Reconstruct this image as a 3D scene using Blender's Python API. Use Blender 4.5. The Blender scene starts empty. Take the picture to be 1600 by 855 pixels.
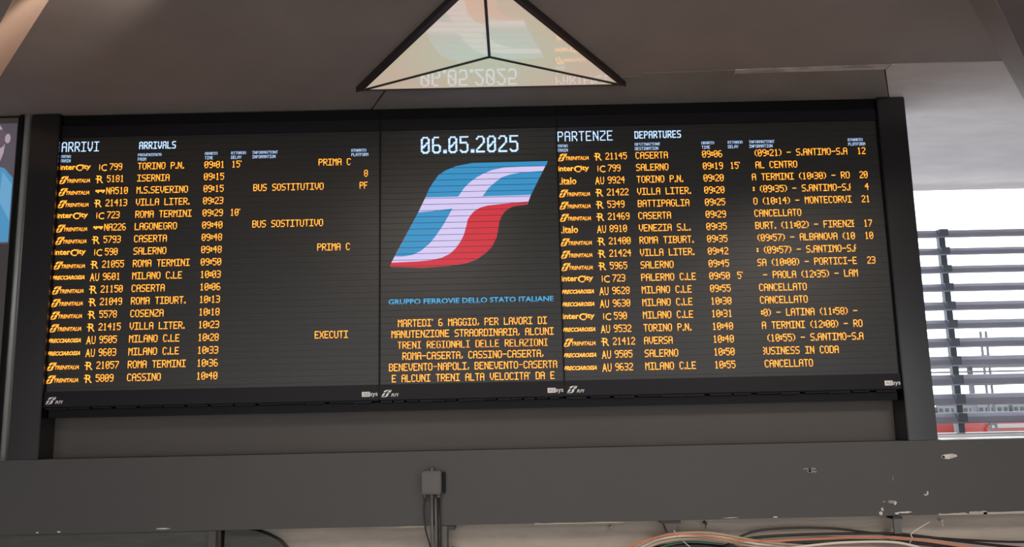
import bpy, bmesh, math, random
from mathutils import Vector, Matrix
random.seed(7)
S = bpy.context.scene
COL = S.collection

# ------------------------------------------------------------------ camera
cd = bpy.data.cameras.new('camera')
cam = bpy.data.objects.new('camera', cd); COL.objects.link(cam)
cd.sensor_fit = 'HORIZONTAL'; cd.sensor_width = 36.0; cd.lens = 36.0 * 1350 / 1600
cd.clip_start = 0.05; cd.clip_end = 600
cam.matrix_world = (Matrix.Translation((0, -5, 3.2)) @ Matrix.Rotation(math.radians(-0.0573), 4, 'Z')
                    @ Matrix.Rotation(math.radians(90 + 9.3187), 4, 'X')
                    @ Matrix.Rotation(math.radians(-1.2408), 4, 'Z'))
S.camera = cam
# ------------------------------------------------------------------ sky, exposure
w = bpy.data.worlds.new('world'); S.world = w; w.use_nodes = True
bg = w.node_tree.nodes['Background']
bg.inputs[0].default_value = (0.93, 0.96, 1.0, 1); bg.inputs[1].default_value = 3.0
S.view_settings.view_transform = 'Standard'
S.view_settings.look = 'None'
S.view_settings.exposure = 0.0
S.view_settings.gamma = 1.0
S.view_settings.use_curve_mapping = False

# ------------------------------------------------------------------ materials
def mat(name, col, rough=0.6, metal=0.0, var=0.0, scale=6.0, bump=0.0, bscale=60.0, emis=None, es=0.0,
        coat=0.0, ior=1.5, stretch=(1, 1, 1), col2=None, spec=0.5):
    m = bpy.data.materials.new(name); m.use_nodes = True
    nt = m.node_tree; n = nt.nodes; l = nt.links
    b = n['Principled BSDF']
    b.inputs['Roughness'].default_value = rough; b.inputs['Metallic'].default_value = metal
    b.inputs['IOR'].default_value = ior
    b.inputs['Specular IOR Level'].default_value = spec
    b.inputs['Base Color'].default_value = (*col, 1)
    if coat: b.inputs['Coat Weight'].default_value = coat; b.inputs['Coat Roughness'].default_value = 0.03
    if emis:
        b.inputs['Emission Color'].default_value = (*emis, 1); b.inputs['Emission Strength'].default_value = es
    if var or bump:
        tc = n.new('ShaderNodeTexCoord'); mp = n.new('ShaderNodeMapping'); mp.inputs['Scale'].default_value = stretch
        l.new(tc.outputs['Object'], mp.inputs[0])
    if var:
        t = n.new('ShaderNodeTexNoise'); t.inputs['Scale'].default_value = scale; t.inputs['Detail'].default_value = 7
        t.inputs['Roughness'].default_value = 0.6
        l.new(mp.outputs[0], t.inputs['Vector'])
        r = n.new('ShaderNodeValToRGB'); r.color_ramp.elements[0].position = 0.32; r.color_ramp.elements[1].position = 0.68
        c2 = col2 or tuple(min(1, c * (1 + var)) for c in col)
        r.color_ramp.elements[0].color = (*[c * (1 - var) for c in col], 1)
        r.color_ramp.elements[1].color = (*c2, 1)
        l.new(t.outputs['Fac'], r.inputs[0]); l.new(r.outputs[0], b.inputs['Base Color'])
    if bump:
        t2 = n.new('ShaderNodeTexNoise'); t2.inputs['Scale'].default_value = bscale; t2.inputs['Detail'].default_value = 5
        l.new(mp.outputs[0], t2.inputs['Vector'])
        bp = n.new('ShaderNodeBump'); bp.inputs['Strength'].default_value = bump; bp.inputs['Distance'].default_value = 0.01
        l.new(t2.outputs['Fac'], bp.inputs['Height']); l.new(bp.outputs[0], b.inputs['Normal'])
    return m

def lamp_glow(m):
    # emission colour runs from pale green at the middle to warm at the corners
    nt = m.node_tree; n = nt.nodes; l = nt.links
    tc = n.new('ShaderNodeTexCoord'); ln = n.new('ShaderNodeVectorMath'); ln.operation = 'LENGTH'
    l.new(tc.outputs['Object'], ln.inputs[0])
    r = n.new('ShaderNodeValToRGB'); r.color_ramp.elements[0].position = 0.0; r.color_ramp.elements[1].position = 0.55
    r.color_ramp.elements[0].color = (0.80, 1.0, 0.74, 1); r.color_ramp.elements[1].color = (1.0, 0.80, 0.62, 1)
    l.new(ln.outputs['Value'], r.inputs[0]); l.new(r.outputs[0], n['Principled BSDF'].inputs['Emission Color'])
def glow(name, col, s):
    m = bpy.data.materials.new(name); m.use_nodes = True
    b = m.node_tree.nodes['Principled BSDF']
    b.inputs['Base Color'].default_value = (0.02, 0.02, 0.02, 1)
    b.inputs['Emission Color'].default_value = (*col, 1); b.inputs['Emission Strength'].default_value = s
    m.cycles.emission_sampling = 'NONE'
    return m

M = dict(
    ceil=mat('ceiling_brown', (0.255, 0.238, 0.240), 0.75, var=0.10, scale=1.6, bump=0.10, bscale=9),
    conc=mat('concrete_bare', (0.56, 0.55, 0.57), 0.85, var=0.07, scale=3.0, bump=0.25, bscale=10, stretch=(1, 2, 2)),
    scuff=mat('concrete_scuffed', (0.26, 0.24, 0.24), 0.9, var=0.18, scale=5.0, bump=0.8, bscale=30, stretch=(1, 4, 4), col2=(0.65, 0.63, 0.64)),
    band=mat('paint_grey_band', (0.215, 0.21, 0.205), 0.8, var=0.10, scale=3.0, bump=0.1, bscale=12),
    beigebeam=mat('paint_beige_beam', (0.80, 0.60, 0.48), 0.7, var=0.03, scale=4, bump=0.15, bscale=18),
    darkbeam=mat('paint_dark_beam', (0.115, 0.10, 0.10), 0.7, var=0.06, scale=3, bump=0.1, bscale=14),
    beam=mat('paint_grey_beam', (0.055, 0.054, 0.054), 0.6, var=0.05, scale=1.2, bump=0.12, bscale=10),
    panel=mat('panel_brown', (0.066, 0.058, 0.052), 0.6, var=0.07, scale=1.5, bump=0.05, bscale=8),
    pillar=mat('steel_pillar', (0.009, 0.009, 0.010), 0.22, var=0.05, scale=2, spec=0.70),
    black=mat('bezel_black', (0.005, 0.005, 0.006), 0.45, spec=0.12),
    bezel=mat('bezel_charcoal', (0.010, 0.009, 0.012), 0.4, spec=0.15),
    screen=mat('screen_mesh', (0.022, 0.021, 0.019), 0.36, var=0.04, scale=3, spec=0.38),
    fin=mat('louver_black', (0.020, 0.019, 0.018), 0.4, spec=0.38),
    plaster=mat('plaster_beige', (0.38, 0.335, 0.29), 0.85, var=0.12, scale=2.5, bump=0.5, bscale=12, stretch=(1, 1, 4)),
    dplaster=mat('plaster_grey', (0.068, 0.070, 0.066), 0.85, var=0.18, scale=3, bump=0.9, bscale=9, stretch=(1, 1, 6)),
    chip=mat('chipped_paint', (0.55, 0.52, 0.48), 0.9, var=0.2, scale=40),
    chipd=mat('scraped_paint', (0.24, 0.23, 0.22), 0.9, var=0.3, scale=60),
    steel=mat('grey_steel', (0.30, 0.32, 0.32), 0.45, metal=0.3, var=0.15, scale=5, stretch=(1, 1, 0.3)),
    box=mat('box_grey', (0.088, 0.083, 0.078), 0.5, var=0.05, scale=8),
    pipe=mat('conduit_grey', (0.10, 0.10, 0.095), 0.4),
    cblack=mat('cable_black', (0.012, 0.011, 0.011), 0.45),
    corange=mat('cable_orange', (0.62, 0.19, 0.10), 0.5),
    cbeige=mat('cable_beige', (0.42, 0.33, 0.25), 0.55),
    cwhite=mat('cable_white', (0.62, 0.57, 0.50), 0.55),
    cgreen=mat('cable_green', (0.05, 0.16, 0.12), 0.5),
    slat=mat('louver_blue_grey', (0.30, 0.31, 0.38), 0.5, metal=0.0, var=0.05, scale=4),
    fpost=mat('fence_post_grey', (0.10, 0.12, 0.15), 0.5),
    sill=mat('sill_metal', (0.75, 0.76, 0.78), 0.3, metal=0.6),
    print=mat('white_print', (0.75, 0.74, 0.72), 0.6),
    printd=mat('grey_print', (0.25, 0.25, 0.22), 0.6),
    frame=mat('lamp_frame_black', (0.022, 0.018, 0.016), 0.5),
    rib=mat('lamp_rib_black', (0.012, 0.012, 0.014), 0.5),
    diff=mat('lamp_diffuser', (0.42, 0.40, 0.34), 0.035, emis=(1.0, 0.80, 0.62), es=0.44, ior=1.95, var=0.0),
    floor=mat('floor_terrazzo', (0.50, 0.45, 0.41), 0.35, var=0.2, scale=30),
    wall=mat('wall_warm_grey', (0.30, 0.26, 0.23), 0.8, var=0.05, scale=2),
    glasswall=mat('mullion_grey', (0.2, 0.2, 0.2), 0.5),
    ground=mat('ballast', (0.42, 0.39, 0.37), 0.95, var=0.2, scale=2),
    train=mat('train_red', (0.24, 0.045, 0.04), 0.4), trainw=mat('train_window', (0.08, 0.06, 0.06), 0.2),
    trainl=mat('train_white', (0.24, 0.22, 0.22), 0.4),
    bld=mat('far_facade', (0.16, 0.17, 0.18), 0.8, var=0.1, scale=0.5), bldw=mat('far_window', (0.04, 0.05, 0.05), 0.4),
    mast=mat('mast_steel', (0.07, 0.07, 0.09), 0.6), canopy=mat('canopy_grey', (0.14, 0.14, 0.17), 0.6),
    amber=glow('led_amber', (1.0, 0.315, 0.022), 2.3),
    ice=glow('led_ice_blue', (0.48, 0.67, 1.0), 1.35),
    blue=glow('led_logo_blue', (0.010, 0.27, 0.56), 0.95),
    white=glow('led_logo_white', (0.64, 0.56, 0.88), 1.0),
    red=glow('led_logo_red', (0.60, 0.004, 0.025), 1.0),
    cyan=glow('led_text_blue', (0.05, 0.45, 0.85), 0.9),
    adbg=glow('ad_backdrop', (0.10, 0.082, 0.105), 0.8), adskin=glow('ad_skin', (0.50, 0.38, 0.46), 0.8),
    adhair=glow('ad_hair', (0.13, 0.10, 0.13), 0.8), adblue=glow('ad_jacket', (0.075, 0.33, 0.62), 0.8),
    adblue2=glow('ad_jacket_fold', (0.16, 0.44, 0.72), 0.8), addark=glow('ad_lower', (0.045, 0.038, 0.036), 0.6),
)

lamp_glow(M['diff'])
# ------------------------------------------------------------------ helpers
def tag(o, label=None, cat=None, group=None, kind=None):
    if label: o['label'] = label
    if cat: o['category'] = cat
    if group: o['group'] = group
    if kind: o['kind'] = kind
    return o
def thing(name, label, cat, loc=(0, 0, 0), group=None):
    o = bpy.data.objects.new(name, None); COL.objects.link(o); o.location = loc
    o.empty_display_size = 0.1
    return tag(o, label, cat, group)
def off(parent):
    v = Vector((0, 0, 0))
    while parent is not None:
        v += parent.location; parent = parent.parent
    return v
class MB:
    def __init__(s): s.v = []; s.f = []
    def poly(s, pts):
        k = len(s.v); s.v += [tuple(p) for p in pts]; s.f.append(tuple(range(k, k + len(pts))))
    def box(s, x0, x1, y0, y1, z0, z1):
        k = len(s.v)
        s.v += [(x, y, z) for z in (z0, z1) for x, y in ((x0, y0), (x1, y0), (x1, y1), (x0, y1))]
        s.f += [tuple(k + i for i in q) for q in ((3, 2, 1, 0), (4, 5, 6, 7), (0, 1, 5, 4), (1, 2, 6, 5), (2, 3, 7, 6), (3, 0, 4, 7))]
        return s
    def prism(s, pts, a, b):            # pts (x,z) extruded along y from a (front) to b
        n = len(pts); k = len(s.v)
        s.v += [(x, a, z) for x, z in pts] + [(x, b, z) for x, z in pts]
        s.f.append(tuple(k + i for i in range(n))); s.f.append(tuple(k + n + i for i in reversed(range(n))))
        for i in range(n):
            j = (i + 1) % n; s.f.append((k + i, k + n + i, k + n + j, k + j))
        return s
    def prismz(s, pts, a, b):           # pts (x,y) extruded along z
        n = len(pts); k = len(s.v)
        s.v += [(x, y, a) for x, y in pts] + [(x, y, b) for x, y in pts]
        s.f.append(tuple(k + i for i in reversed(range(n)))); s.f.append(tuple(k + n + i for i in range(n)))
        for i in range(n):
            j = (i + 1) % n; s.f.append((k + i, k + j, k + n + j, k + n + i))
        return s
    def hexa(s, lo, hi):                # two loops of equal length joined
        n = len(lo); k = len(s.v); s.v += [tuple(p) for p in lo] + [tuple(p) for p in hi]
        s.f.append(tuple(k + i for i in reversed(range(n)))); s.f.append(tuple(k + n + i for i in range(n)))
        for i in range(n):
            j = (i + 1) % n; s.f.append((k + i, k + j, k + n + j, k + n + i))
        return s
    def bar(s, a, b, w, h):             # square bar between two points
        a, b = Vector(a), Vector(b); d = (b - a).normalized()
        u = d.cross(Vector((0, 0, 1)));
        if u.length < 1e-4: u = Vector((1, 0, 0))
        u.normalize(); v = u.cross(d).normalized()
        q = [(-w / 2, -h / 2), (w / 2, -h / 2), (w / 2, h / 2), (-w / 2, h / 2)]
        return s.hexa([a + u * x + v * y for x, y in q], [b + u * x + v * y for x, y in q])
    def tube(s, pts, r, n=8):
        P = [Vector(p) for p in pts]; k = len(s.v); up = Vector((0, 1, 0.01))
        for i, p in enumerate(P):
            d = (P[min(i + 1, len(P) - 1)] - P[max(i - 1, 0)]).normalized()
            u = d.cross(up)
            if u.length < 1e-3: u = d.cross(Vector((1, 0, 0)))
            u.normalize(); v = u.cross(d)
            for j in range(n):
                a = 2 * math.pi * j / n; s.v.append(tuple(p + u * r * math.cos(a) + v * r * math.sin(a)))
        for i in range(len(P) - 1):
            for j in range(n):
                a, b = k + i * n + j, k + i * n + (j + 1) % n; s.f.append((a, b, b + n, a + n))
        s.f.append(tuple(k + j for j in reversed(range(n)))); e = k + (len(P) - 1) * n
        s.f.append(tuple(e + j for j in range(n)))
        return s
    def build(s, name, m, parent=None, bevel=0.0, smooth=False, fix=True):
        o0 = off(parent)
        me = bpy.data.meshes.new(name); me.from_pydata([tuple(Vector(v) - o0) for v in s.v], [], s.f); me.update()
        if fix:
            bm = bmesh.new(); bm.from_mesh(me); bmesh.ops.recalc_face_normals(bm, faces=bm.faces)
            if bevel: bmesh.ops.bevel(bm, geom=bm.edges[:], offset=bevel, segments=2, affect='EDGES')
            bm.to_mesh(me); bm.free()
        if smooth: me.shade_smooth()
        me.materials.append(m)
        o = bpy.data.objects.new(name, me); COL.objects.link(o)
        if parent: o.parent = parent
        return o
def spline(pts, n=6):
    P = [Vector(p) for p in pts]; P = [P[0] * 2 - P[1]] + P + [P[-1] * 2 - P[-2]]; out = []
    for i in range(1, len(P) - 2):
        a, b, c, d = P[i - 1:i + 3]
        for k in range(n):
            t = k / n
            out.append(0.5 * ((2 * b) + (c - a) * t + (2 * a - 5 * b + 4 * c - d) * t * t + (3 * b - a - 3 * c + d) * t ** 3))
    out.append(P[-2]); return out

# ------------------------------------------------------------------ LED letters, five by nine dots
G = dict(A='0E1111111F11111111', B='1E1111111E1111111E', C='0E111010101010110E', D='1E111111111111111E', E='1F1010101E1010101F',
    F='1F1010101E10101010', G='0E111010131111110E', H='111111111F11111111', I='1F040404040404041F', L='10101010101010101F',
    M='111B15151111111111', N='111919151513131111', O='0E111111111111110E', P='1E1111111E10101010', R='1E1111111E14121111',
    S='0F1010100E0101011E', T='1F0404040404040404', U='11111111111111110E', V='1111111111110A0A04', X='11110A0A040A0A1111',
    Y='1111110A0404040404', Z='1F010102040810101F')
G.update({'0': '0E111113151911110E', '1': '040C0404040404040E', '2': '0E110101020408101F', '3': '1E0101010E0101011E',
    '4': '02060A121F02020202', '5': '1F10101E010101110E', '6': '0E1010101E1111110E', '7': '1F0101020204040808',
    '8': '0E1111110E1111110E', '9': '0E1111110F0101010E', '-': '00000000' '1F' '00000000'})
N_ = {'.': (2, '000000000000000303'), ':': (2, '000003030003030000'), ',': (2, '000000000000010102'), "'": (1, '010100000000000000'),
      '(': (3, '010204040404040201'), ')': (3, '040201010101010204'), ' ': (5, '00' * 9)}
def glyph(c):
    if c in G: wd, h = 5, G[c]
    else: wd, h = N_[c]
    rows = [int(h[i:i + 2], 16) for i in range(0, 18, 2)]
    return wd, [[(r >> (wd - 1 - k)) & 1 for k in range(wd)] for r in rows]
DP = 0.0047
def led(mb, s, x, z, dx=DP, dz=DP, lo=-99, hi=99, y=-0.0022):
    """dots: x is the left edge, z the middle of the line"""
    for c in s:
        wd, rows = glyph(c)
        for r, row in enumerate(rows):
            k = 0
            while k < wd:
                if row[k]:
                    e = k
                    while e + 1 < wd and row[e + 1]: e += 1
                    a, b = x + k * dx, x + (e + 1) * dx
                    if b > lo and a < hi:
                        a = max(a, lo); b = min(b, hi); t = z + (4.5 - r) * dz
                        mb.poly([(a, y, t - dz), (b, y, t - dz), (b, y, t), (a, y, t)])
                    k = e + 1
                else: k += 1
        x += (wd + 1) * dx
    return x
def width(s): return sum(glyph(c)[0] + 1 for c in s) - 1
def stroke(mb, s, x, z, w, h, t, y=-0.0022):
    """the same letters drawn as thin strokes: w, h size of a letter, t stroke width"""
    ux, uz = (w - t) / 4, (h - t) / 8
    for c in s:
        wd, R = glyph(c)
        def P(k, r): return x + t / 2 + k * ux, z + (4 - r) * uz
        def seg(p, q):
            a, b = Vector((p[0], 0, p[1])), Vector((q[0], 0, q[1])); d = (b - a).normalized() * t / 2; n = Vector((d.z, 0, -d.x))
            mb.poly([(v.x, y, v.z) for v in (a - d - n, b + d - n, b + d + n, a - d + n)])
        for r in range(9):
            for k in range(wd):
                if not R[r][k]: continue
                used = False
                for dk, dr in ((1, 0), (0, 1)):
                    if k + dk < wd and r + dr < 9 and R[r + dr][k + dk]: seg(P(k, r), P(k + dk, r + dr)); used = True
                for dk in (1, -1):
                    if r + 1 < 9 and 0 <= k + dk < wd and R[r + 1][k + dk] and not R[r + 1][k] and not R[r][k + dk]:
                        seg(P(k, r), P(k + dk, r + 1)); used = True
                if c in '.,\'' and not used: seg(P(k, r), P(k, r))
        x += (wd + 1) * ux + (t if wd == 5 else 0) * 0.35
    return x
def print_text(mb, s, x0, x1, z0, z1, shear=0.0, bold=0.0, y=-0.0022):
    """flat lettering from Blender's own font, fitted into a rectangle"""
    cu = bpy.data.curves.new('t', 'FONT'); cu.body = s; cu.shear = shear; cu.offset = bold; cu.resolution_u = 2
    o = bpy.data.objects.new('t', cu); COL.objects.link(o)
    me = bpy.data.meshes.new_from_object(o.evaluated_get(bpy.context.evaluated_depsgraph_get()))
    xs = [v.co.x for v in me.vertices]; ys = [v.co.y for v in me.vertices]
    a, b, c, d = min(xs), max(xs), min(ys), max(ys)
    for p in me.polygons:
        mb.poly([(x0 + (me.vertices[i].co.x - a) / (b - a) * (x1 - x0), y, z0 + (me.vertices[i].co.y - c) / (d - c) * (z1 - z0)) for i in p.vertices])
    bpy.data.objects.remove(o); bpy.data.curves.remove(cu); bpy.data.meshes.remove(me)

# emblem outlines, metres on the display plane
OUT = [(0.234, 4.698), (-0.219, 4.696), (-0.316, 4.679), (-0.381, 4.653), (-0.421, 4.626), (-0.453, 4.582), (-0.476, 4.546), (-0.5, 4.491), (-0.544, 4.4), (-0.703, 4.1), (-0.712, 4.075), (-0.52, 4.066), (-0.366, 4.073), (-0.31, 4.08), (-0.253, 4.089), (-0.196, 4.111), (-0.147, 4.146), (-0.109, 4.184), (-0.081, 4.239), (-0.069, 4.296), (-0.064, 4.332), (-0.052, 4.361), (-0.031, 4.393), (0.009, 4.421), (0.044, 4.428), (0.105, 4.434), (0.128, 4.492)]
BL1 = [(0.234, 4.698), (-0.219, 4.696), (-0.316, 4.679), (-0.381, 4.653), (-0.421, 4.626), (-0.453, 4.582), (-0.476, 4.546), (-0.5, 4.49), (-0.305, 4.491), (-0.271, 4.541), (-0.235, 4.577), (-0.195, 4.606), (-0.152, 4.629), (-0.101, 4.65), (-0.029, 4.664), (0.115, 4.668), (0.222, 4.669)]
BL2 = [(0.203, 4.638), (0.064, 4.63), (0.006, 4.62), (-0.045, 4.603), (-0.088, 4.571), (-0.125, 4.538), (-0.161, 4.489), (0.128, 4.492)]
BL3 = [(-0.544, 4.4), (-0.462, 4.406), (-0.34, 4.419), (-0.366, 4.373), (-0.391, 4.327), (-0.442, 4.253), (-0.477, 4.21), (-0.527, 4.168), (-0.576, 4.144), (-0.633, 4.136), (-0.682, 4.137)]
RED = [(0.109, 4.452), (-0.034, 4.442), (-0.135, 4.432), (-0.177, 4.42), (-0.213, 4.399), (-0.234, 4.374), (-0.25, 4.351), (-0.26, 4.307), (-0.275, 4.257), (-0.293, 4.221), (-0.322, 4.179), (-0.358, 4.146), (-0.407, 4.123), (-0.464, 4.111), (-0.548, 4.104), (-0.703, 4.1), (-0.712, 4.075), (-0.52, 4.066), (-0.366, 4.073), (-0.31, 4.08), (-0.253, 4.089), (-0.196, 4.111), (-0.147, 4.146), (-0.109, 4.184), (-0.081, 4.239), (-0.069, 4.296), (-0.064, 4.332), (-0.052, 4.361), (-0.031, 4.393), (0.009, 4.421), (0.044, 4.428), (0.105, 4.434)]
def emblem(mb, x0, z0, w, h, y=-0.0022):
    for P in (BL1, BL2, BL3, RED):
        mb.poly([(x0 + (x + 0.712) / 0.946 * w, y, z0 + (z - 4.066) / 0.632 * h) for x, z in P])

# ================================================================== THE SETTING
def struct(name, mb, m, parent=None, bevel=0.0):
    o = mb.build(name, m, parent, bevel)
    if parent is None: o['kind'] = 'structure'
    return o
CZ = 5.05
struct('floor', MB().box(-9, 9, -15, 0.3, -0.1, 0), M['floor'])
# ceiling: brown panels in front, a scuffed concrete strip, then a band above the boards and bare concrete out to the open side
c = MB(); c.box(-9, -4.2, -15, 2.15, CZ, CZ + 0.25); c.box(-4.2, 9, -15, -1.5, CZ, CZ + 0.25)
ceil = struct('ceiling', c, M['ceil'])
jx = lambda y: -0.82 + (y + 0.0) * (-0.57 / 1.386)          # line of the diagonal panel joint
# left panel and right panel share the open joint, 9 mm wide and recessed
g = 0.0055
MB().prismz([(-4.2, -1.5), (jx(-1.5) - g, -1.5), (jx(0.3) - g, 0.3), (-4.2, 0.3)], CZ, CZ + 0.2).build('ceiling_panel', M['ceil'], ceil)
MB().prismz([(jx(-1.5) + g, -1.5), (3.9, -1.5), (3.9, -0.575), (0.75, -0.47), (0.75, -0.425), (-0.66, -0.425), (jx(-0.425) + g, -0.425)], CZ, CZ + 0.2).build('ceiling_panel', M['ceil'], ceil)
MB().prismz([(jx(-0.425) + g, -0.425), (0.75, -0.425), (0.75, -0.472), (1.25, -0.488), (1.25, -0.44), (2.09, -0.455), (2.31, 0.0), (2.31, 0.3), (jx(0.3) + g, 0.3)], CZ - 0.004, CZ + 0.2).build('ceiling_band', M['band'], ceil)
MB().prismz([(1.255, -0.494), (2.095, -0.522), (2.095, -0.460), (1.255, -0.445)], CZ - 0.006, CZ + 0.2).build('ceiling_strip', M['scuff'], ceil)
MB().prismz([(2.10, -0.524), (3.9, -0.577), (9, -0.577), (9, 2.12), (2.0, 2.12), (2.0, 0.305), (2.315, 0.305), (2.315, 0.0), (2.10, -0.45)], CZ - 0.006, CZ + 0.2).build('ceiling_slab', M['conc'], ceil)
MB().box(3.905, 9, -1.5, -0.582, CZ, CZ + 0.2).build('ceiling_panel', M['ceil'], ceil)
MB().box(-4.2, 1.995, 0.305, 2.12, CZ, CZ + 0.2).build('ceiling_slab', M['conc'], ceil)
MB().box(-9, 9, 2.135, 2.30, CZ - 0.002, CZ + 0.2).build('edge_strip', M['conc'], ceil)
MB().box(-9, 9, -15, 2.35, CZ + 0.26, CZ + 0.5).build('roof_slab', M['conc'], ceil)
# joint backing
MB().box(-4.2, 9, -1.5, 2.3, CZ + 0.21, CZ + 0.255).build('joint_backing', M['frame'], ceil)
# walls: open above the parapet beam on the right, closed on the left, glazed at the back of the hall
struct('wall_left', MB().box(-9.2, -9, -15, 2.3, 0, CZ + 0.2), M['wall'])
struct('wall_right', MB().box(9, 9.2, -15, 2.3, 0, CZ + 0.2), M['wall'])
lw = MB(); lw.box(-9, -2.93, 0.06, 0.26, 2.62, CZ)
struct('wall_front', lw, M['wall'])
wb = MB(); wb.box(-9, 9, -15.2, -15, 0, 0.4); wb.box(-9, 9, -15.2, -15, 4.7, CZ)
for i in range(7): wb.box(-9 + i * 3 - 0.12, -9 + i * 3 + 0.12, -15.2, -15, 0.4, 4.7)
struct('wall_back', wb, M['wall'])
# inclined concrete beams across the ceiling
lb = MB()
def inclined(name, a, b, c2, d2, m, m2, wdt, side):
    """a-b: edge where the sloping side meets the ceiling, c2-d2: lower edge, 20 cm down"""
    a, b, c2, d2 = [Vector(p) for p in (a, b, c2, d2)]
    n = Vector(((b - a).y, -(b - a).x, 0)).normalized() * side
    dn = n * wdt
    root = MB().hexa([c2, d2, d2 + dn, c2 + dn], [Vector((*a.xy, CZ - 0.001)), Vector((*b.xy, CZ - 0.001)), b + dn * 1.2, a + dn * 1.2]).build(name, m2)
    root['kind'] = 'structure'
    k = n.normalized() * -0.002
    q = MB(); q.hexa([c2, d2, b + Vector((0, 0, -0.003)), a + Vector((0, 0, -0.003))], [p + k + Vector((0, 0, -0.0005)) for p in (c2, d2, b + Vector((0, 0, -0.003)), a + Vector((0, 0, -0.003)))])
    q.build('painted_side', m, root)
    return root
def onl(a, b, y, z=None):
    t = (y - a[1]) / (b[1] - a[1]); return (a[0] + (b[0] - a[0]) * t, y, z)
A, B = (-2.015, -1.443), (-2.708, -0.623); D, E_ = (-1.932, -1.833), (-2.092, -1.645)
off_l = 0.188
dl = Vector((B[0] - A[0], B[1] - A[1], 0)).normalized(); nl = Vector((-dl.y, dl.x, 0))
def L2(y, z, o):
    p = Vector(onl(A, B, y, z)); return p + nl * o
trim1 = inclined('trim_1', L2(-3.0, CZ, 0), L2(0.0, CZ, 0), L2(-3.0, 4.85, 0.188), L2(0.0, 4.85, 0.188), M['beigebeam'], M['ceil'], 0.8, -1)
A2, B2 = (2.147, -1.257), (3.174, 0.074)
dr = Vector((B2[0] - A2[0], B2[1] - A2[1], 0)).normalized(); nr = Vector((dr.y, -dr.x, 0))
def R2(y, z, o):
    p = Vector(onl(A2, B2, y, z)); return p + nr * o
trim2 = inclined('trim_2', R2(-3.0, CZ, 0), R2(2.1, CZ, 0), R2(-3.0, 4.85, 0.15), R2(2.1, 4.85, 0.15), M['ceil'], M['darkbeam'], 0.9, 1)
# parapet beam under the boards
beam = struct('trim_3', MB().box(-9, 9, -0.03, 0.30, 2.603, 3.010), M['beam'])
# the plaster face below the beam, beige to the right and grey to the left
struct('wall_below', MB().box(-1.66, 9, 0.10, 0.28, 0, 2.603), M['plaster'])
w2 = MB().box(-9, -1.665, -0.02, 0.28, 0, 2.603)
wl = struct('wall_below_left', w2, M['dplaster'])
# rounded grey flap over the beige plaster
fl = [(-1.64, 2.600), (-1.58, 2.601), (-1.52, 2.598), (-1.458, 2.588), (-1.40, 2.566), (-1.36, 2.545), (-1.33, 2.525), (-1.297, 2.49), (-1.27, 2.44), (-1.27, 2.2), (-1.64, 2.2)]
MB().prism(fl, 0.02, 0.095).build('plaster_flap', M['dplaster'], wl)
MB().box(-1.71, -1.667, -0.045, 0.05, 1.2, 2.602).build('steel_angle', M['panel'], wl, bevel=0.003)
MB().box(-1.664, -1.648, -0.02, 0.06, 1.2, 2.60).build('dark_gap', M['frame'], wl)
# back panel of the niche below the boards
struct('wall_niche', MB().box(-2.69, 2.22, 0.13, 0.17, 3.010, CZ - 0.006), M['panel'])
# steel pillars
pl = struct('trim_4', MB().box(-2.861, -2.689, -0.035, 0.26, 3.012, CZ - 0.002), M['pillar'], bevel=0.004)
pr = struct('trim_5', MB().box(2.221, 2.388, -0.035, 0.26, 3.012, CZ - 0.009), M['pillar'], bevel=0.004)
# chips in the beam's paint
def chip(x, z, w, h, m, n=11, y=-0.0315, jag=0.45):
    P = []
    for i in range(n):
        a = 2 * math.pi * i / n; r = 1 - random.random() * jag
        P.append((x + math.cos(a) * w / 2 * r, z + math.sin(a) * h / 2 * r))
    MB().prism(P, y, -0.0295).build('paint_chip', m, beam)
for k, (x, z, w_, h_, m) in enumerate([(1.652, 2.868, 0.085, 0.012, 'chipd'), (1.660, 2.852, 0.070, 0.018, 'chipd'), (1.652, 2.860, 0.02, 0.035, 'chipd'),
    (2.44, 2.919, 0.10, 0.036, 'chip'), (2.405, 2.917, 0.03, 0.018, 'chipd'), (2.300, 2.722, 0.012, 0.03, 'chip'), (2.288, 2.712, 0.026, 0.010, 'chip'),
    (2.095, 2.678, 0.05, 0.020, 'chipd'), (2.115, 2.672, 0.02, 0.03, 'chip'), (2.052, 2.680, 0.02, 0.01, 'chipd'),
    (2.040, 2.638, 0.018, 0.03, 'chip'), (2.030, 2.617, 0.022, 0.022, 'chip'), (2.165, 2.620, 0.09, 0.012, 'chip'), (2.12, 2.615, 0.03, 0.012, 'chip'),
    (-2.667, 2.612, 0.022, 0.008, 'chip'), (-2.546, 2.613, 0.03, 0.011, 'chip'), (-1.966, 2.618, 0.095, 0.009, 'chip'), (1.443, 2.609, 0.035, 0.010, 'chip'), (2.115, 2.805, 0.006, 0.03, 'chipd'), (1.2, 2.611, 0.12, 0.004, 'chip')]):
    chip(x, z, w_, h_, M[m])
# torn plaster edge under the beam at the right
for (x0, x1, z0, z1) in ((2.35, 2.52, 2.600, 2.612), (2.52, 2.62, 2.600, 2.620), (2.60, 3.4, 2.600, 2.614), (-0.95, -0.5, 2.597, 2.6035), (0.1, 0.6, 2.597, 2.606)):
    P = [(x0 + (x1 - x0) * i / 8, z1 - random.random() * 0.005 * (1 if 0 < i < 8 else 2)) for i in range(9)]
    MB().prism(P + [(x1, z0), (x0, z0)], -0.0325, -0.029).build('plaster_lip', M['plaster'], beam)

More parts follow.
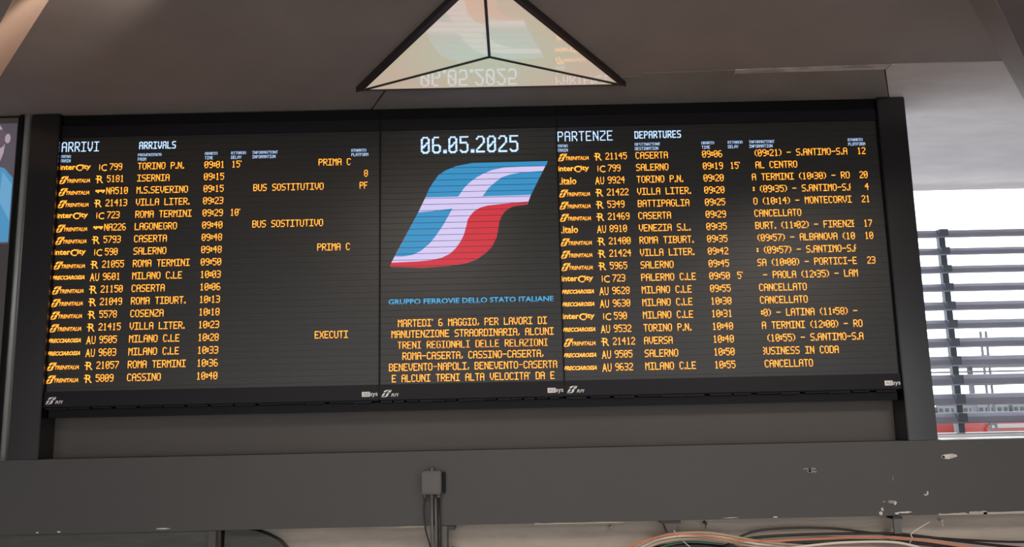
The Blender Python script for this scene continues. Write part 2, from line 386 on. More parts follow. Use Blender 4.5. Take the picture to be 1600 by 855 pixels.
# ================================================================== DISPLAY BOARDS
def board(name, label, x0, x1):
    root = thing(name, label, 'display board', (0.5 * (x0 + x1), 0, 3.30))
    MB().box(x0 + 0.004, x1 - 0.004, 0.012, 0.125, 3.296, 5.044).build('housing', M['black'], root)
    MB().box(x0 + 0.004, x1 - 0.004, 0, 0.012, 3.389, 4.907).build('screen', M['screen'], root)
    f = MB(); f.box(x0 + 0.002, x1 - 0.002, -0.012, 0.012, 4.907, 4.978)
    f.build('top_bezel', M['bezel'], root, bevel=0.003)
    MB().box(x0 + 0.002, x1 - 0.002, -0.002, 0.012, 4.981, 5.044).build('upper_panel', M['black'], root)
    MB().box(x0 + 0.002, x1 - 0.002, -0.014, 0.012, 3.302, 3.389).build('bottom_bezel', M['bezel'], root, bevel=0.003)
    t = MB(); n = 14; L = x1 - x0 - 0.02
    for i in range(n):
        a = x0 + 0.01 + L * i / n; t.box(a, a + L / n * random.uniform(0.7, 0.99), -0.010, 0.10, 3.287 + random.uniform(0, 0.004), 3.2955)
    t.build('bottom_tray', M['bezel'], root)
    MB().box(x0 + (0.02 if x0 < -2 else 0), x1 - (0.02 if x1 > 2 else 0), 0.012, 0.128, 3.240, 3.286).build('board_shade_strip', M['black'], root)  # black strip in place of the shade under the board
    for s in (x0, x1 - 0.004): MB().box(s, s + 0.004, -0.010, 0.012, 3.302, 4.978).build('side_trim', M['black'], root)
    fn = MB(); z = 3.389 + 0.0215
    k = 0
    while z < 4.90:
        fn.box(x0 + 0.006, x1 - 0.006, -0.0042, -0.0001, z - 0.0011, z + 0.0011); z += 0.037; k += 1
    tag(fn.build('louver_fins', M['fin'], root), kind='stuff')
    y = -0.0155
    e = MB(); emblem(e, x0 + 0.012, 3.318, 0.062, 0.040, y); print_text(e, 'RFI', x0 + 0.068, x0 + 0.112, 3.320, 3.338, 0.3, 0.01, y)
    tag(e.build('bezel_logo', M['print'], root, fix=False), 'small white slanted emblem and italic letters')
    e = MB(); e.poly([(a, y, b) for a, b in ((x1 - 0.098, 3.322), (x1 - 0.052, 3.322), (x1 - 0.052, 3.350), (x1 - 0.098, 3.350))])
    print_text(e, 'sys', x1 - 0.051, x1 - 0.008, 3.318, 3.343, 0, 0.01, y)
    o = e.build('maker_logo', M['print'], root, fix=False)
    e = MB(); print_text(e, 'AE', x1 - 0.092, x1 - 0.056, 3.327, 3.345, 0, 0.0, y - 0.0006); e.build('logo_letters', M['printd'], o, fix=False)
    return root
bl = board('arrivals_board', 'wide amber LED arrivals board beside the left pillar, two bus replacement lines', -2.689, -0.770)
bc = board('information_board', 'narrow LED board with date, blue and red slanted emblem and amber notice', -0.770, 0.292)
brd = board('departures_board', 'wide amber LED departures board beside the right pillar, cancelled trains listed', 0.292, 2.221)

ROWZ = [4.721 - 0.07405 * i for i in range(18)]
def row(root, base, i, op, kind, num, dest, tm, delay=None, info=None, plat=None, pname='timetable_row'):
    z = ROWZ[i]; am = M['amber']
    bx0, bx1 = (-2.683, -0.776) if base < -4 else (0.298, 2.215)
    o = MB().box(bx0, bx1, -0.0012, -0.0001, z - 0.0362, z + 0.0362).build(pname, M['screen'], root)
    m = MB(); led(m, dest, base + 2.978, z); m.build('destination_text', am, o, fix=False)
    # operator logo
    m = MB(); a = base + 0.503 - 0.19
    a = base + 0.505
    lo = base + 0.5
    X = base + 2.978 - 2.472 + 0.0     # left edge of the logo column
    X = base + 2.510
    if op == 'T':
        emblem(m, X, z - 0.026, 0.058, 0.046); print_text(m, 'TRENITALIA', X + 0.048, X + 0.187, z - 0.020, z + 0.002, 0.3, 0.02)
    elif op == 'I':
        print_text(m, 'inter', X, X + 0.095, z - 0.014, z + 0.018, 0, 0.02); print_text(m, 'C', X + 0.096, X + 0.135, z - 0.022, z + 0.018, 0, 0.02)
        print_text(m, 'ity', X + 0.136, X + 0.186, z - 0.020, z + 0.018, 0, 0.02)
    elif op == 'N':
        print_text(m, '.italo', X + 0.008, X + 0.108, z - 0.022, z + 0.022, 0, 0.015)
    elif op == 'F':
        print_text(m, 'FRECCIAROSSA', X, X + 0.188, z - 0.014, z + 0.010, 0.35, 0.03)
    tag(m.build('operator_logo', am, o, fix=False))
    # train category and number
    m = MB(); c0 = base + 2.733
    if kind == 'R':
        print_text(m, 'R', c0 + 0.006, c0 + 0.042, z - 0.026, z + 0.020, 0, 0.0)
        m.poly([(c0 - 0.004, -0.0022, z - 0.002), (c0 + 0.012, -0.0022, z - 0.002), (c0 + 0.012, -0.0022, z + 0.003), (c0 - 0.004, -0.0022, z + 0.003)])
        m.poly([(c0, -0.0022, z + 0.015), (c0 + 0.012, -0.0022, z + 0.015), (c0 + 0.012, -0.0022, z + 0.020), (c0, -0.0022, z + 0.020)])
        nx = base + 2.797
    elif kind == 'iC':
        print_text(m, 'i', c0 + 0.014, c0 + 0.019, z - 0.020, z + 0.016, 0, 0.02); print_text(m, 'C', c0 + 0.026, c0 + 0.060, z - 0.026, z + 0.016, 0, 0.0)
        nx = base + 2.797 + 0.012
    elif kind == 'AV':
        print_text(m, 'A', c0 - 0.003, c0 + 0.024, z - 0.026, z + 0.021, 0, 0.01); print_text(m, 'U', c0 + 0.028, c0 + 0.050, z - 0.026, z + 0.021, 0, 0.0)
        nx = base + 2.797 + 0.008
    else:
        for q in range(4):
            m.poly([(c0 + q * 0.0145, -0.0022, z - 0.005), (c0 + q * 0.0145 + 0.012, -0.0022, z - 0.005), (c0 + q * 0.0145 + 0.012, -0.0022, z + 0.006), (c0 + q * 0.0145, -0.0022, z + 0.006)])
        for q in (0.010, 0.040):
            m.poly([(c0 + q, -0.0022, z - 0.012), (c0 + q + 0.010, -0.0022, z - 0.012), (c0 + q + 0.010, -0.0022, z - 0.006), (c0 + q, -0.0022, z - 0.006)])
        nx = base + 2.797
    led(m, num, nx, z, DP * 0.94)
    m.build('train_number', am, o, fix=False)
    m = MB(); led(m, tm, base + 3.377, z, DP * 0.98); m.build('time_text', am, o, fix=False)
    if delay: m = MB(); led(m, delay, base + 3.541, z, DP * 0.94); m.build('delay_text', am, o, fix=False)
    if info:
        s, xs, lo, hi = info; m = MB(); led(m, s, xs, z, DP, DP, lo, hi); m.build('information_text', am, o, fix=False)
    if plat: m = MB(); led(m, plat, base + 4.356 - width(plat) * DP * 0.93, z, DP * 0.93); m.build('platform_number', am, o, fix=False)
    return o
BLs, BRs = -5.200, -2.217
TL = ['TORINO P.N.', 'ISERNIA', 'M.S.SEVERINO', 'VILLA LITER.', 'ROMA TERMINI', 'LAGONEGRO', 'CASERTA', 'SALERNO', 'ROMA TERMINI', 'MILANO C.LE', 'CASERTA', 'ROMA TIBURT.', 'COSENZA', 'VILLA LITER.', 'MILANO C.LE', 'MILANO C.LE', 'ROMA TERMINI', 'CASSINO']
KL = 'I:iC:799 T:R:5181 T:B:NA510 T:R:21413 I:iC:723 T:B:NA226 T:R:5793 I:iC:590 T:R:21055 F:AV:9601 T:R:21150 T:R:21049 T:R:5578 T:R:21415 F:AV:9505 F:AV:9603 T:R:21057 T:R:5809'.split()
HL = '09:01 09:15 09:15 09:23 09:29 09:40 09:48 09:48 09:50 10:03 10:06 10:13 10:18 10:23 10:28 10:33 10:36 10:40'.split()
IL = {0: ('PRIMA C', -1.139, -9, 9), 2: ('BUS SOSTITUTIVO', -1.526, -9, 9), 5: ('BUS SOSTITUTIVO', -1.526, -9, 9), 7: ('PRIMA C', -1.139, -9, 9), 14: ('EXECUTIV', -1.146, -9, -0.953)}
for i in range(18):
    op, kd, nu = KL[i].split(':')
    row(bl, BLs, i, op, kd, nu, TL[i], HL[i], {0: "15'", 4: "10'"}.get(i), IL.get(i), {1: '8', 2: 'PF'}.get(i))
TR_ = ['CASERTA', 'SALERNO', 'TORINO P.N.', 'VILLA LITER.', 'BATTIPAGLIA', 'CASERTA', 'VENEZIA S.L.', 'ROMA TIBURT.', 'VILLA LITER.', 'SALERNO', 'PALERMO C.LE', 'MILANO C.LE', 'MILANO C.LE', 'MILANO C.LE', 'TORINO P.N.', 'AVERSA', 'SALERNO', 'MILANO C.LE']
KR = 'T:R:21145 I:iC:799 N:AV:9924 T:R:21422 T:R:5349 T:R:21469 N:AV:8910 T:R:21400 T:R:21424 T:R:5965 I:iC:723 F:AV:9628 F:AV:9630 I:iC:590 F:AV:9532 T:R:21412 F:AV:9505 F:AV:9632'.split()
HR = '09:06 09:19 09:20 09:20 09:25 09:29 09:35 09:35 09:42 09:45 09:50 09:55 10:30 10:31 10:40 10:40 10:50 10:55'.split()
IR = ['(09:21) - S.ANTIMO-S.A', 'AL CENTRO', 'A TERMINI (10:30) - ROMA', ': (09:35) - S.ANTIMO-S.A', 'O (10:14) - MONTECORVINO', 'CANCELLATO', 'BURT. (11:02) - FIRENZE', '(09:57) - ALBANOVA (10:', ': (09:57) - S.ANTIMO-S.A', 'SA (10:00) - PORTICI-ER', '- PAOLA (12:35) - LAM', 'CANCELLATO', 'CANCELLATO', ':0) - LATINA (11:58) - F', 'A TERMINI (12:00) - ROMA', '(10:55) - S.ANTIMO-S.A', 'BUSINESS IN CODA', 'CANCELLATO']
XR = [1.475, 1.475, 1.449, 1.450, 1.448, 1.449, 1.449, 1.458, 1.448, 1.447, 1.475, 1.447, 1.447, 1.448, 1.448, 1.475, 1.434, 1.449]
PR = {0: '12', 2: '20', 3: '4', 4: '21', 6: '17', 7: '10', 9: '23'}
for i in range(18):
    op, kd, nu = KR[i].split(':')
    row(brd, BRs, i, op, kd, nu, TR_[i], HR[i], {1: "15'", 10: "5'"}.get(i), (IR[i], XR[i], 1.445, 2.033), PR.get(i))
# headings
def head(root, base, a, aw, ax, b, bw, bx, third):
    m = MB(); stroke(m, a, ax, 4.849, aw * 0.86, 0.062, 0.0062); m.build('heading', M['ice'], root, fix=False)
    m = MB(); stroke(m, b, bx, 4.849, bw * 0.84, 0.046, 0.0062); m.build('heading', M['ice'], root, fix=False)
    for (p, q, dx) in (('TRENO', 'TRAIN', 2.510), (third[0], third[1], 2.976), ('ORARIO', 'TIME', 3.377), ('RITARDO', 'DELAY', 3.535), ('INFORMAZIONI', 'INFORMATION', 3.662), ('BINARIO', 'PLATFORM', 4.257)):
        m = MB(); led(m, p, base + dx, 4.789, 0.00215, 0.0021); led(m, q, base + dx, 4.763, 0.00215, 0.0021)
        m.build('column_heading', M['ice'], root, fix=False)
head(brd, BRs, 'PARTENZE', 0.0385, 0.297, 'DEPARTURES', 0.0282, 0.760, ('DESTINAZIONE', 'DESTINATION'))
head(bl, BLs, 'ARRIVI', 0.0355, -2.689 + 0.004, 'ARRIVALS', 0.0280, -2.220, ('PROVENIENZA', 'FROM'))
# centre board
m = MB(); stroke(m, '06.05.2025', -0.526, 4.812, 0.0535, 0.104, 0.0115); m.build('date_text', M['ice'], bc, fix=False)
m = MB(); m.poly([(x, -0.0010, z) for x, z in OUT]); lg = m.build('emblem', M['white'], bc, fix=False)
m = MB()
for P in (BL1, BL2, BL3): m.poly([(x, -0.0018, z) for x, z in P])
tag(m.build('blue_field', M['blue'], lg, fix=False), 'blue fields of the emblem')
m = MB(); m.poly([(x, -0.0018, z) for x, z in RED]); tag(m.build('red_field', M['red'], lg, fix=False), 'red field of the emblem')
m = MB(); print_text(m, 'GRUPPO FERROVIE DELLO STATO ITALIANE', -0.719, 0.244, 3.851, 3.883, 0, 0.02); m.build('company_text', M['cyan'], bc, fix=False)
for i, s in enumerate(["MARTEDI' 6 MAGGIO, PER LAVORI DI", 'MANUTENZIONE STRAORDINARIA, ALCUNI', 'TRENI REGIONALI DELLE RELAZIONI', 'ROMA-CASERTA, CASSINO-CASERTA,', 'BENEVENTO-NAPOLI, BENEVENTO-CASERTA', "E ALCUNI TRENI ALTA VELOCITA' DA E"]):
    m = MB(); wd = width(s) * DP; led(m, s, -0.231 - wd / 2, 3.741 - 0.0637 * i); m.build('notice_line', M['amber'], bc, fix=False)

# ================================================================== TRIANGULAR CEILING LAMP
def tri_lamp(cx, cy, label, group=None, power=0):
    s = 1.44; h = s * math.sqrt(3) / 2; yb = h / 3
    root = thing('ceiling_lamp', label, 'ceiling lamp', (cx, cy, CZ), group)
    V = [Vector((cx - s / 2, cy + yb, CZ - 0.026)), Vector((cx + s / 2, cy + yb, CZ - 0.026)), Vector((cx, cy - 2 * yb, CZ - 0.026))]
    apex = Vector((cx, cy, CZ - 0.026))
    for i in range(3):
        a, b = V[i].copy(), V[(i + 1) % 3].copy()
        if i == 2: a.z += 0.016                      # the left facet sits slightly out of level
        k = Vector((0, 0, 0.004))
        MB().hexa([a, b, apex], [a + k, b + k, apex + k]).build('diffuser', M['diff'], root)
    if power:
        ld = bpy.data.lights.new('hall_fill_light', 'AREA'); ld.shape = 'DISK'; ld.size = 1.0; ld.energy = power; ld.color = (1.0, 0.89, 0.78)  # extra light, used only by the added unseen lamps
        lo_ = bpy.data.objects.new('hall_fill_light', ld); COL.objects.link(lo_); lo_.parent = root; lo_.location = (0, 0, -0.06)
    for i in range(3):
        a = V[i]; MB().bar(a + (apex - a) * 0.02 + Vector((0, 0, -0.002)), apex + Vector((0, 0, -0.002)), 0.014, 0.008).build('rib', M['rib'], root)
    for i in range(3):
        a, b = V[i], V[(i + 1) % 3]; cc = Vector((cx, cy, a.z)); w_ = 1.065 if i else 1.018
        a2, b2 = cc + (a - cc) * w_, cc + (b - cc) * w_
        if i == 1: b2 = cc + (b - cc) * 1.065; a2 = cc + (a - cc) * 1.055
        dz = Vector((0, 0, 0.0255)); lo = Vector((0, 0, -0.006))
        MB().hexa([a + lo, b + lo, b2 + lo, a2 + lo], [a + dz, b + dz, b2 + dz, a2 + dz]).build('frame', M['frame'], root)
    return root
tri_lamp(-0.088, -0.795, 'large triangular ceiling lamp with three pale facets and black ribs', None, 0)
for x_, y_ in ((-0.85, -2.85), (2.5, -3.5), (-2.4, -8.5), (2.4, -8.5)):  # four lamps added out of view to brighten the hall
    tri_lamp(x_, y_, 'added triangular ceiling lamp out of view, brightens the hall', 'added ceiling lamps out of view', 75 if y_ > -3 else 110)
sp = thing('added_spotlight', 'added small black spot lamp out of view, brightens the beige beam side', 'added_spotlight', (-0.75, -2.15, CZ))  # added unseen lamp, throws extra light on the sloping beam side
MB().tube([(-0.75, -2.15, CZ), (-0.75, -2.15, CZ - 0.12)], 0.012, 10).build('stem', M['frame'], sp)
tgt = Vector((-2.35, -1.15, 4.93)); p0 = Vector((-0.75, -2.15, CZ - 0.16)); dv = (tgt - p0).normalized()
MB().tube([p0 - dv * 0.07, p0 + dv * 0.05], 0.045, 16).build('added_spot_head', M['frame'], sp)
ld = bpy.data.lights.new('added_spot_light', 'SPOT'); ld.energy = 120; ld.spot_size = math.radians(32); ld.spot_blend = 0.8; ld.shadow_soft_size = 0.03; ld.color = (1.0, 0.84, 0.72)
lo_ = bpy.data.objects.new('added_spot_light', ld); COL.objects.link(lo_); lo_.parent = sp; lo_.location = p0 + dv * 0.06 - sp.location
lo_.rotation_euler = dv.to_track_quat('-Z', 'Y').to_euler()
# ================================================================== LEFT EDGE: advertising screen and steel post
ad = thing('advertising_screen', 'tall lit advertising screen with blue-jacketed figure, cut off at left edge', 'screen', (-3.6, 0, 3.05))
MB().box(-4.30, -2.935, -0.012, 0.055, 3.04, 5.043).build('screen_housing', M['black'], ad)
pane = MB().box(-4.28, -2.952, -0.016, -0.0125, 3.07, 5.035).build('screen_picture', M['addark'], ad)
def flat(name, pts, m, y): 
    q = MB(); q.poly([(x, y, z) for x, z in pts]); return q.build(name, m, pane, fix=False)
flat('picture_backdrop', [(-4.27, 4.26), (-2.956, 4.26), (-2.954, 5.00), (-4.27, 5.00)], M['adbg'], -0.0172)
def ell(cx, cz, rx, rz, n=20, a0=0): return [(cx + rx * math.cos(2 * math.pi * i / n), cz + rz * math.sin(2 * math.pi * i / n)) for i in range(n)]
flat('picture_head', ell(-3.125, 4.865, 0.105, 0.165), M['adskin'], -0.0177)
flat('picture_hair', ell(-3.047, 4.905, 0.032, 0.058), M['adhair'], -0.0182)  # dark hair of the pictured figure
flat('picture_ear', ell(-3.005, 4.905, 0.017, 0.030), M['adskin'], -0.0185)
flat('picture_neck', [(-3.20, 4.82), (-3.05, 4.80), (-3.05, 4.66), (-3.20, 4.62)], M['adskin'], -0.0176)
flat('picture_jacket', [(-3.9, 4.27), (-3.9, 4.60), (-3.30, 4.68), (-3.08, 4.74), (-3.01, 4.72), (-2.957, 4.66), (-2.957, 4.27)], M['adblue'], -0.0187)
flat('picture_fold', [(-3.02, 4.70), (-2.96, 4.62), (-2.96, 4.40), (-3.03, 4.52)], M['adblue2'], -0.0192)
ps = thing('steel_post', 'slim pale grey steel post between advertising screen and left pillar', 'post', (-2.90, -0.02, 3.01))
MB().tube([(-2.893, -0.018, 3.014), (-2.893, -0.018, CZ - 0.004)], 0.017, 14).build('tube', M['steel'], ps, smooth=True)
MB().box(-2.931, -2.912, -0.035, 0.05, 3.012, CZ - 0.003).build('channel', M['black'], ps)
MB().box(-2.925, -2.865, -0.045, 0.03, 3.0101, 3.020).build('foot_plate', M['pipe'], ps)

# ================================================================== JUNCTION BOX AND CONDUITS
jb = thing('junction_box', 'small grey junction box on the beam with conduits hanging below', 'junction box', (-0.462, -0.03, 2.84))
MB().box(-0.523, -0.412, -0.085, -0.031, 2.776, 2.905).build('box_body', M['box'], jb, bevel=0.006)
MB().box(-0.519, -0.416, -0.092, -0.0855, 2.781, 2.900).build('box_lid', M['box'], jb, bevel=0.003)
MB().box(-0.411, -0.393, -0.06, -0.031, 2.782, 2.895).build('side_plate', M['black'], jb)
MB().tube([(-0.467, -0.060, 2.905), (-0.467, -0.060, 2.921)], 0.013, 12).build('cable_gland', M['box'], jb)
MB().tube([(-0.492, -0.060, 2.905), (-0.492, -0.060, 2.915)], 0.009, 12).build('cable_gland', M['box'], jb)
for x, r in ((-0.507, 0.008), (-0.468, 0.011), (-0.430, 0.011)):
    MB().tube([(x, -0.060, 2.776), (x, -0.060, 2.757)], r, 12).build('cable_gland', M['box'], jb)
MB().tube([(-0.468, -0.060, 2.757), (-0.466, -0.060, 2.30)], 0.0085, 12).build('conduit', M['pipe'], jb, smooth=True)
MB().tube([(-0.430, -0.060, 2.757), (-0.424, -0.060, 2.30)], 0.0075, 12).build('conduit', M['cblack'], jb, smooth=True)
MB().tube([(-0.447, -0.046, 2.775), (-0.443, -0.046, 2.30)], 0.0100, 12).build('conduit', M['pipe'], jb, smooth=True)
MB().tube(spline([(-0.507, -0.060, 2.757), (-0.512, -0.065, 2.68), (-0.500, -0.070, 2.58), (-0.478, -0.070, 2.50), (-0.470, -0.065, 2.40)]), 0.0045, 8).build('loose_wire', M['cblack'], jb, smooth=True)
cp = thing('support_channel', 'short grey metal channel hanging below the beam behind the conduits', 'bracket', (-0.41, 0.0, 2.5))
MB().box(-0.417, -0.388, -0.028, 0.09, 2.35, 2.600).build('channel', M['box'], cp, bevel=0.002)
MB().box(-0.39, -0.345, -0.02, 0.09, 2.575, 2.5995).build('lug', M['frame'], cp)
MB().tube([(-0.362, 0.098, 2.45), (-0.362, 0.03, 2.45)], 0.022, 12).build('knob', M['frame'], cp)

# ================================================================== CABLES BELOW THE BEAM
def cable(name, label, pts, r, m, y=-0.02, group=None):
    k_ = (5 + y) / 4.94
    o = MB().tube(spline([(p[0] * k_, y, 3.2 + (p[1] - 3.2) * k_) for p in pts], 7), r, 8).build(name, m, None, smooth=True)
    tag(o, label, 'cable', group); return o
cable('cable', 'orange-red cable running the whole way along beneath the beam', [(0.45, 2.39), (0.553, 2.440), (0.625, 2.476), (0.714, 2.504), (0.857, 2.532), (1.032, 2.522), (1.2, 2.495), (1.373, 2.486), (1.63, 2.492), (1.97, 2.495), (2.159, 2.481), (2.333, 2.457), (2.565, 2.421), (2.854, 2.385), (3.3, 2.33)], 0.0046, M['corange'], -0.12)
cable('cable', 'upper black cable arching highest below the beam at right', [(1.02, 2.40), (1.171, 2.478), (1.23, 2.512), (1.334, 2.542), (1.529, 2.553), (1.741, 2.545), (1.971, 2.516), (2.23, 2.490), (2.51, 2.466), (2.825, 2.451), (3.3, 2.46)], 0.0062, M['cblack'], 0.020)
cable('cable', 'second black cable directly above the orange cable at right', [(1.10, 2.44), (1.22, 2.488), (1.35, 2.509), (1.60, 2.517), (1.85, 2.516), (2.05, 2.512), (2.2, 2.497), (2.441, 2.462), (2.649, 2.435), (2.858, 2.41), (3.3, 2.36)], 0.0075, M['cblack'], 0.0)
cable('cable', 'thick black cable partly hidden directly below the orange cable', [(1.2, 2.44), (1.45, 2.468), (1.7, 2.474), (1.95, 2.474), (2.2, 2.458), (2.42, 2.424), (2.65, 2.388), (3.2, 2.31)], 0.0100, M['cblack'], -0.024)
for k, (dz, lb, mt, r) in enumerate([(0.0, 'topmost of the three beige cables beside the dark bracket', 'cbeige', 0.0085), (-0.016, 'middle of the three beige cables beside the dark bracket', 'cwhite', 0.0080), (-0.031, 'lowest of the three beige cables beside the dark bracket', 'cbeige', 0.0080)]):
    cable('cable', lb, [(0.62, 2.455 + dz), (0.76, 2.513 + dz), (0.88, 2.536 + dz), (1.034, 2.537 + dz), (1.15, 2.522 + dz), (1.26, 2.499 + dz), (1.383, 2.478 + dz), (1.557, 2.458 + dz * 0.9), (1.731, 2.447 + dz * 0.6), (1.95, 2.44 + dz), (2.2, 2.42 + dz)][:9 + (k == 0) * 2], r, M[mt], -0.05 - 0.02 * k)
cable('cable', 'pale looping cable lowest at the right, below the orange one', [(1.3, 2.425), (1.485, 2.445), (1.699, 2.464), (1.854, 2.470), (2.017, 2.469), (2.12, 2.458), (2.23, 2.428), (2.33, 2.38)], 0.0068, M['cwhite'], -0.14)
cable('cable', 'dark green cable curving under the beige cables', [(0.70, 2.43), (0.80, 2.468), (0.93, 2.490), (1.08, 2.480), (1.22, 2.455), (1.34, 2.42)], 0.006, M['cgreen'], 0.040)
cable('cable', 'black cable bundle filling the space under the green cable', [(0.60, 2.40), (0.74, 2.448), (0.90, 2.470), (1.08, 2.462), (1.25, 2.430), (1.4, 2.39)], 0.020, M['cblack'], 0.070)
st = MB().tube(spline([(2.145, -0.09, 2.43), (2.150, -0.092, 2.465), (2.164, -0.094, 2.492), (2.160, -0.09, 2.508), (2.20, -0.08, 2.533), (2.285, -0.05, 2.566)], 4), 0.0028, 6).build('string', M['cwhite'])
tag(st, 'thin pale string tied round the cables beside the right bracket', 'string')
st = MB().tube(spline([(0.865, -0.075, 2.555), (0.885, -0.08, 2.525), (0.91, -0.08, 2.50), (0.95, -0.07, 2.465)], 4), 0.0025, 6).build('string', M['cwhite'])
tag(st, 'thin pale string looped over the beige cables at the dark bracket', 'string')
bk = thing('cable_bracket', 'dark T-shaped cable bracket under the beam above beige cables', 'bracket', (0.865, 0.02, 2.55))
MB().box(0.80, 0.915, -0.028, 0.09, 2.588, 2.602).build('flange', M['frame'], bk, bevel=0.003)
MB().hexa([(0.845, -0.02, 2.53), (0.885, -0.02, 2.53), (0.885, 0.08, 2.53), (0.845, 0.08, 2.53)], [(0.822, -0.02, 2.590), (0.895, -0.02, 2.590), (0.895, 0.08, 2.590), (0.822, 0.08, 2.590)]).build('stem', M['box'], bk)
bk = thing('cable_bracket', 'grey upright strap bracket under the beam beside the right string', 'bracket', (2.12, 0.02, 2.55))
MB().box(2.098, 2.140, -0.028, -0.012, 2.505, 2.600).build('strap', M['pipe'], bk, bevel=0.002)
MB().hexa([(2.09, -0.03, 2.585), (2.15, -0.03, 2.585), (2.15, 0.05, 2.585), (2.09, 0.05, 2.585)], [(2.10, -0.03, 2.601), (2.145, -0.03, 2.601), (2.145, 0.05, 2.601), (2.10, 0.05, 2.601)]).build('flange', M['frame'], bk)
nl_ = MB(); nl_.tube([(1.072, 0.10, 2.574), (1.070, 0.05, 2.572)], 0.009, 10); nl_.tube([(1.070, 0.056, 2.574), (1.068, 0.052, 2.545)], 0.0035, 6)
tag(nl_.build('wall_hook', M['frame']), 'small dark hook in plaster right of the T-shaped bracket', 'hook')
nl_ = MB(); nl_.tube([(0.533, 0.10, 2.564), (0.533, 0.06, 2.563)], 0.007, 10); nl_.tube([(0.533, 0.066, 2.560), (0.534, 0.062, 2.535)], 0.0035, 6)
tag(nl_.build('wall_hook', M['cbeige']), 'small beige hook in plaster left of the T-shaped bracket', 'hook')
nl_ = MB(); nl_.tube([(2.405, 0.10, 2.56), (2.405, 0.05, 2.56)], 0.007, 10); nl_.tube([(2.404, 0.056, 2.555), (2.408, 0.050, 2.530)], 0.0035, 6)
tag(nl_.build('wall_hook', M['cwhite']), 'small pale hook in plaster right of the right string', 'hook')

# ================================================================== OPEN SIDE: sill, louvred screen, tracks
sl = thing('metal_sill', 'bright metal sill on the beam beside the right pillar', 'sill', (4, 0.1, 3.01))
MB().box(2.175, 8.9, 0.262, 0.298, 3.0105, 3.028).build('ledge', M['sill'], sl, bevel=0.003)
MB().box(2.40, 8.9, -0.028, 0.26, 3.0105, 3.014).build('cover_sheet', M['sill'], sl)
fc = thing('louvre_screen', 'blue-grey horizontal louvre screen outside the opening at right', 'screen', (5, 2.0, 2.8))
SZ = [(4.639, 4.564), (4.488, 4.418), (4.339, 4.267), (4.190, 4.116), (4.040, 3.962), (3.891, 3.812), (3.743, 3.661), (3.596, 3.511), (3.447, 3.358), (3.294, 3.203), (3.145, 3.060)]
first = None
for t_, b_ in SZ:
    if first is None:
        h = t_ - b_
        P = [(-0.028, b_), (-0.034, b_ + 0.010), (-0.012, b_ + 0.045), (0.020, t_ - 0.004), (0.030, t_), (0.030, t_ - 0.012), (0.004, b_ + 0.035), (-0.018, b_ + 0.004)]
        q = MB(); n = len(P); q.hexa([(2.2, 2.0 + y, z) for y, z in P], [(8.8, 2.0 + y, z) for y, z in P])
        first = q.build('slat', M['slat'], fc); ft = t_; fh = h
    else:
        o = first.copy(); COL.objects.link(o); o.parent = fc
        s = (t_ - b_) / fh; o.scale = (1, 1, s)
        o.location = (0, 0, (t_ - 2.8) - s * (ft - 2.8))
for x in (2.3, 3.556, 4.85, 6.15, 7.45, 8.7):
    MB().box(x, x + 0.050, 2.036, 2.085, 1.2, 4.648).build('post', M['fpost'], fc)
    if x == 3.556:
        for t_, b_ in SZ:
            MB().box(x - 0.035, x + 0.035, 1.945, 2.034, b_ + 0.012, t_ - 0.006).build('bracket', M['fpost'], fc)
MB().box(2.2, 8.8, 2.0, 2.09, 2.955, 2.985).build('bottom_rail', M['sill'], fc)
MB().box(3.62, 8.8, 1.90, 1.98, 2.90, 2.965).build('cable_tray', M['canopy'], fc)
fb = MB().box(2.2, 8.8, 1.85, 2.15, -3, 2.93); struct('wall_outer', fb, M['conc'])
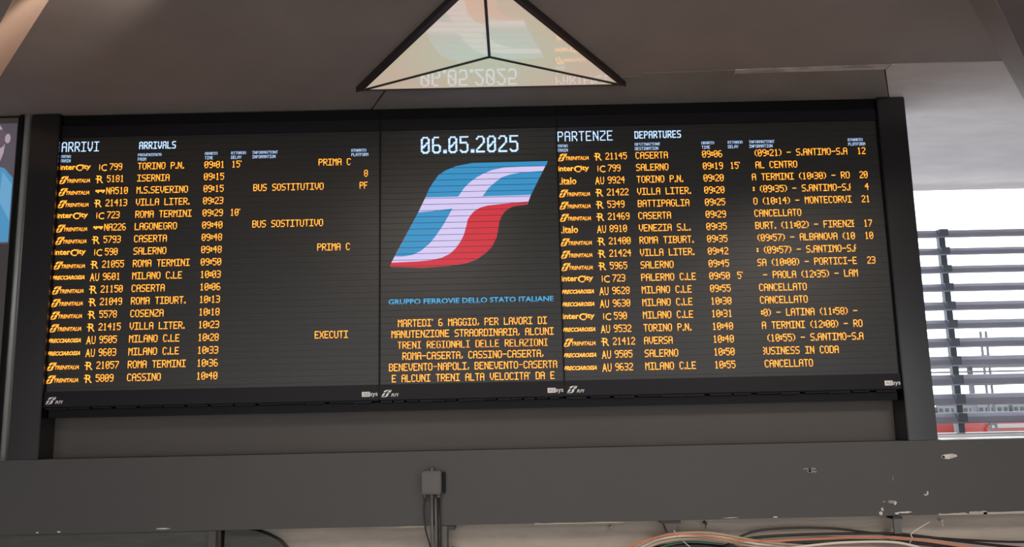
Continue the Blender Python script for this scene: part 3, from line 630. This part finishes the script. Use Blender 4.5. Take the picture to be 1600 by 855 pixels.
# outside
struct('ground', MB().box(-60, 160, 2.6, 260, -3.2, -3.0), M['ground'])
tr = thing('train', 'red train with dark window band beyond the louvre screen', 'train', (40, 40, -3))
MB().box(24.0, 70, 40, 43, -2.6, 2.30).build('train_body', M['train'], tr, bevel=0.2)
for i in range(28):
    MB().box(24.4 + i * 1.6, 25.7 + i * 1.6, 39.97, 40.02, 1.62, 1.88).build('window', M['trainw'], tr)
MB().box(24.3, 70, 39.95, 40.02, 2.02, 2.24).build('roof_edge', M['trainl'], tr)
MB().box(24.3, 70, 40.3, 42.7, 2.31, 2.40).build('roof', M['canopy'], tr)
c = MB().box(18, 24.5, 44, 47, -2.6, 2.35).build('shed', M['train']); tag(c, 'low red shed behind tracks, left of the train', 'shed')
for i, (x0, x1, h, n) in enumerate([(40, 48, 3.25, 8), (48.4, 52.6, 3.1, 6), (53, 56.5, 3.4, 5), (57, 61, 3.15, 6), (61.4, 90, 3.3, 26)]):
    t = thing('building', 'distant pale low building seen between louvres, %s' % ['leftmost, beside the pillar', 'just right of the fence post', 'in the middle of the row', 'below the signal mast', 'widest, at the right edge'][i], 'building', (x0, 95, -3), 'distant buildings')
    MB().box(x0, x1, 95, 105, -3, h).build('facade', M['bld'], t)
    for k in range(n):
        a = x0 + (x1 - x0) * (k + 0.2) / n; b = x0 + (x1 - x0) * (k + 0.75) / n
        MB().box(a, b, 94.93, 95.02, 2.52, 2.92).build('window', M['bldw'], t)
def mast(x, y, h, label, w_=0.07):
    t = thing('signal_mast', label, 'mast', (x, y, -3))
    MB().box(x, x + w_, y, y + w_, -3, h).build('upright', M['mast'], t); MB().box(x + 0.22, x + 0.22 + w_, y, y + w_, -3, h).build('upright', M['mast'], t)
    q = MB()
    for k in range(int((h + 3) / 0.9)): q.box(x, x + 0.29, y + 0.02, y + 0.12, -3 + k * 0.9, -2.9 + k * 0.9)
    q.build('rungs', M['mast'], t)
    MB().box(x - 0.45, x + 0.75, y - 0.02, y + 0.12, 3.98, 4.06).build('crossarm', M['mast'], t)
    return t
mast(18.95, 30, 6.15, 'twin-legged steel signal mast rising behind the louvres')
cn = thing('platform_canopy', 'long flat platform canopy seen between the louvres', 'canopy', (40, 60, -3))
MB().box(22, 110, 60, 64, 6.1, 6.45).build('roof', M['canopy'], cn)
for i in range(14): MB().box(23 + i * 6, 23.3 + i * 6, 61.8, 62.1, -3, 6.1).build('column', M['canopy'], cn)
MB().box(22, 110, 60.5, 60.6, 4.9, 4.98).build('fascia_rail', M['mast'], cn)
for k, (z, lb) in enumerate([(4.55, 'upper overhead wire beyond the louvre screen'), (4.05, 'lower overhead wire beyond the louvre screen')]):
    q = MB().tube([(5, 30.5, z), (70, 30.5, z)], 0.035, 6).build('overhead_wire', M['mast']); tag(q, lb, 'wire')
# letters and symbols of a few pixels each: one joined part per piece of writing
for o in bpy.data.objects:
    if o.type == 'MESH' and o.parent and o.name.split('.')[0] in ('destination_text', 'information_text', 'time_text', 'train_number', 'delay_text', 'platform_number', 'operator_logo', 'column_heading', 'heading', 'date_text', 'company_text', 'notice_line', 'bezel_logo', 'maker_logo', 'logo_letters'):
        o['kind'] = 'stuff'
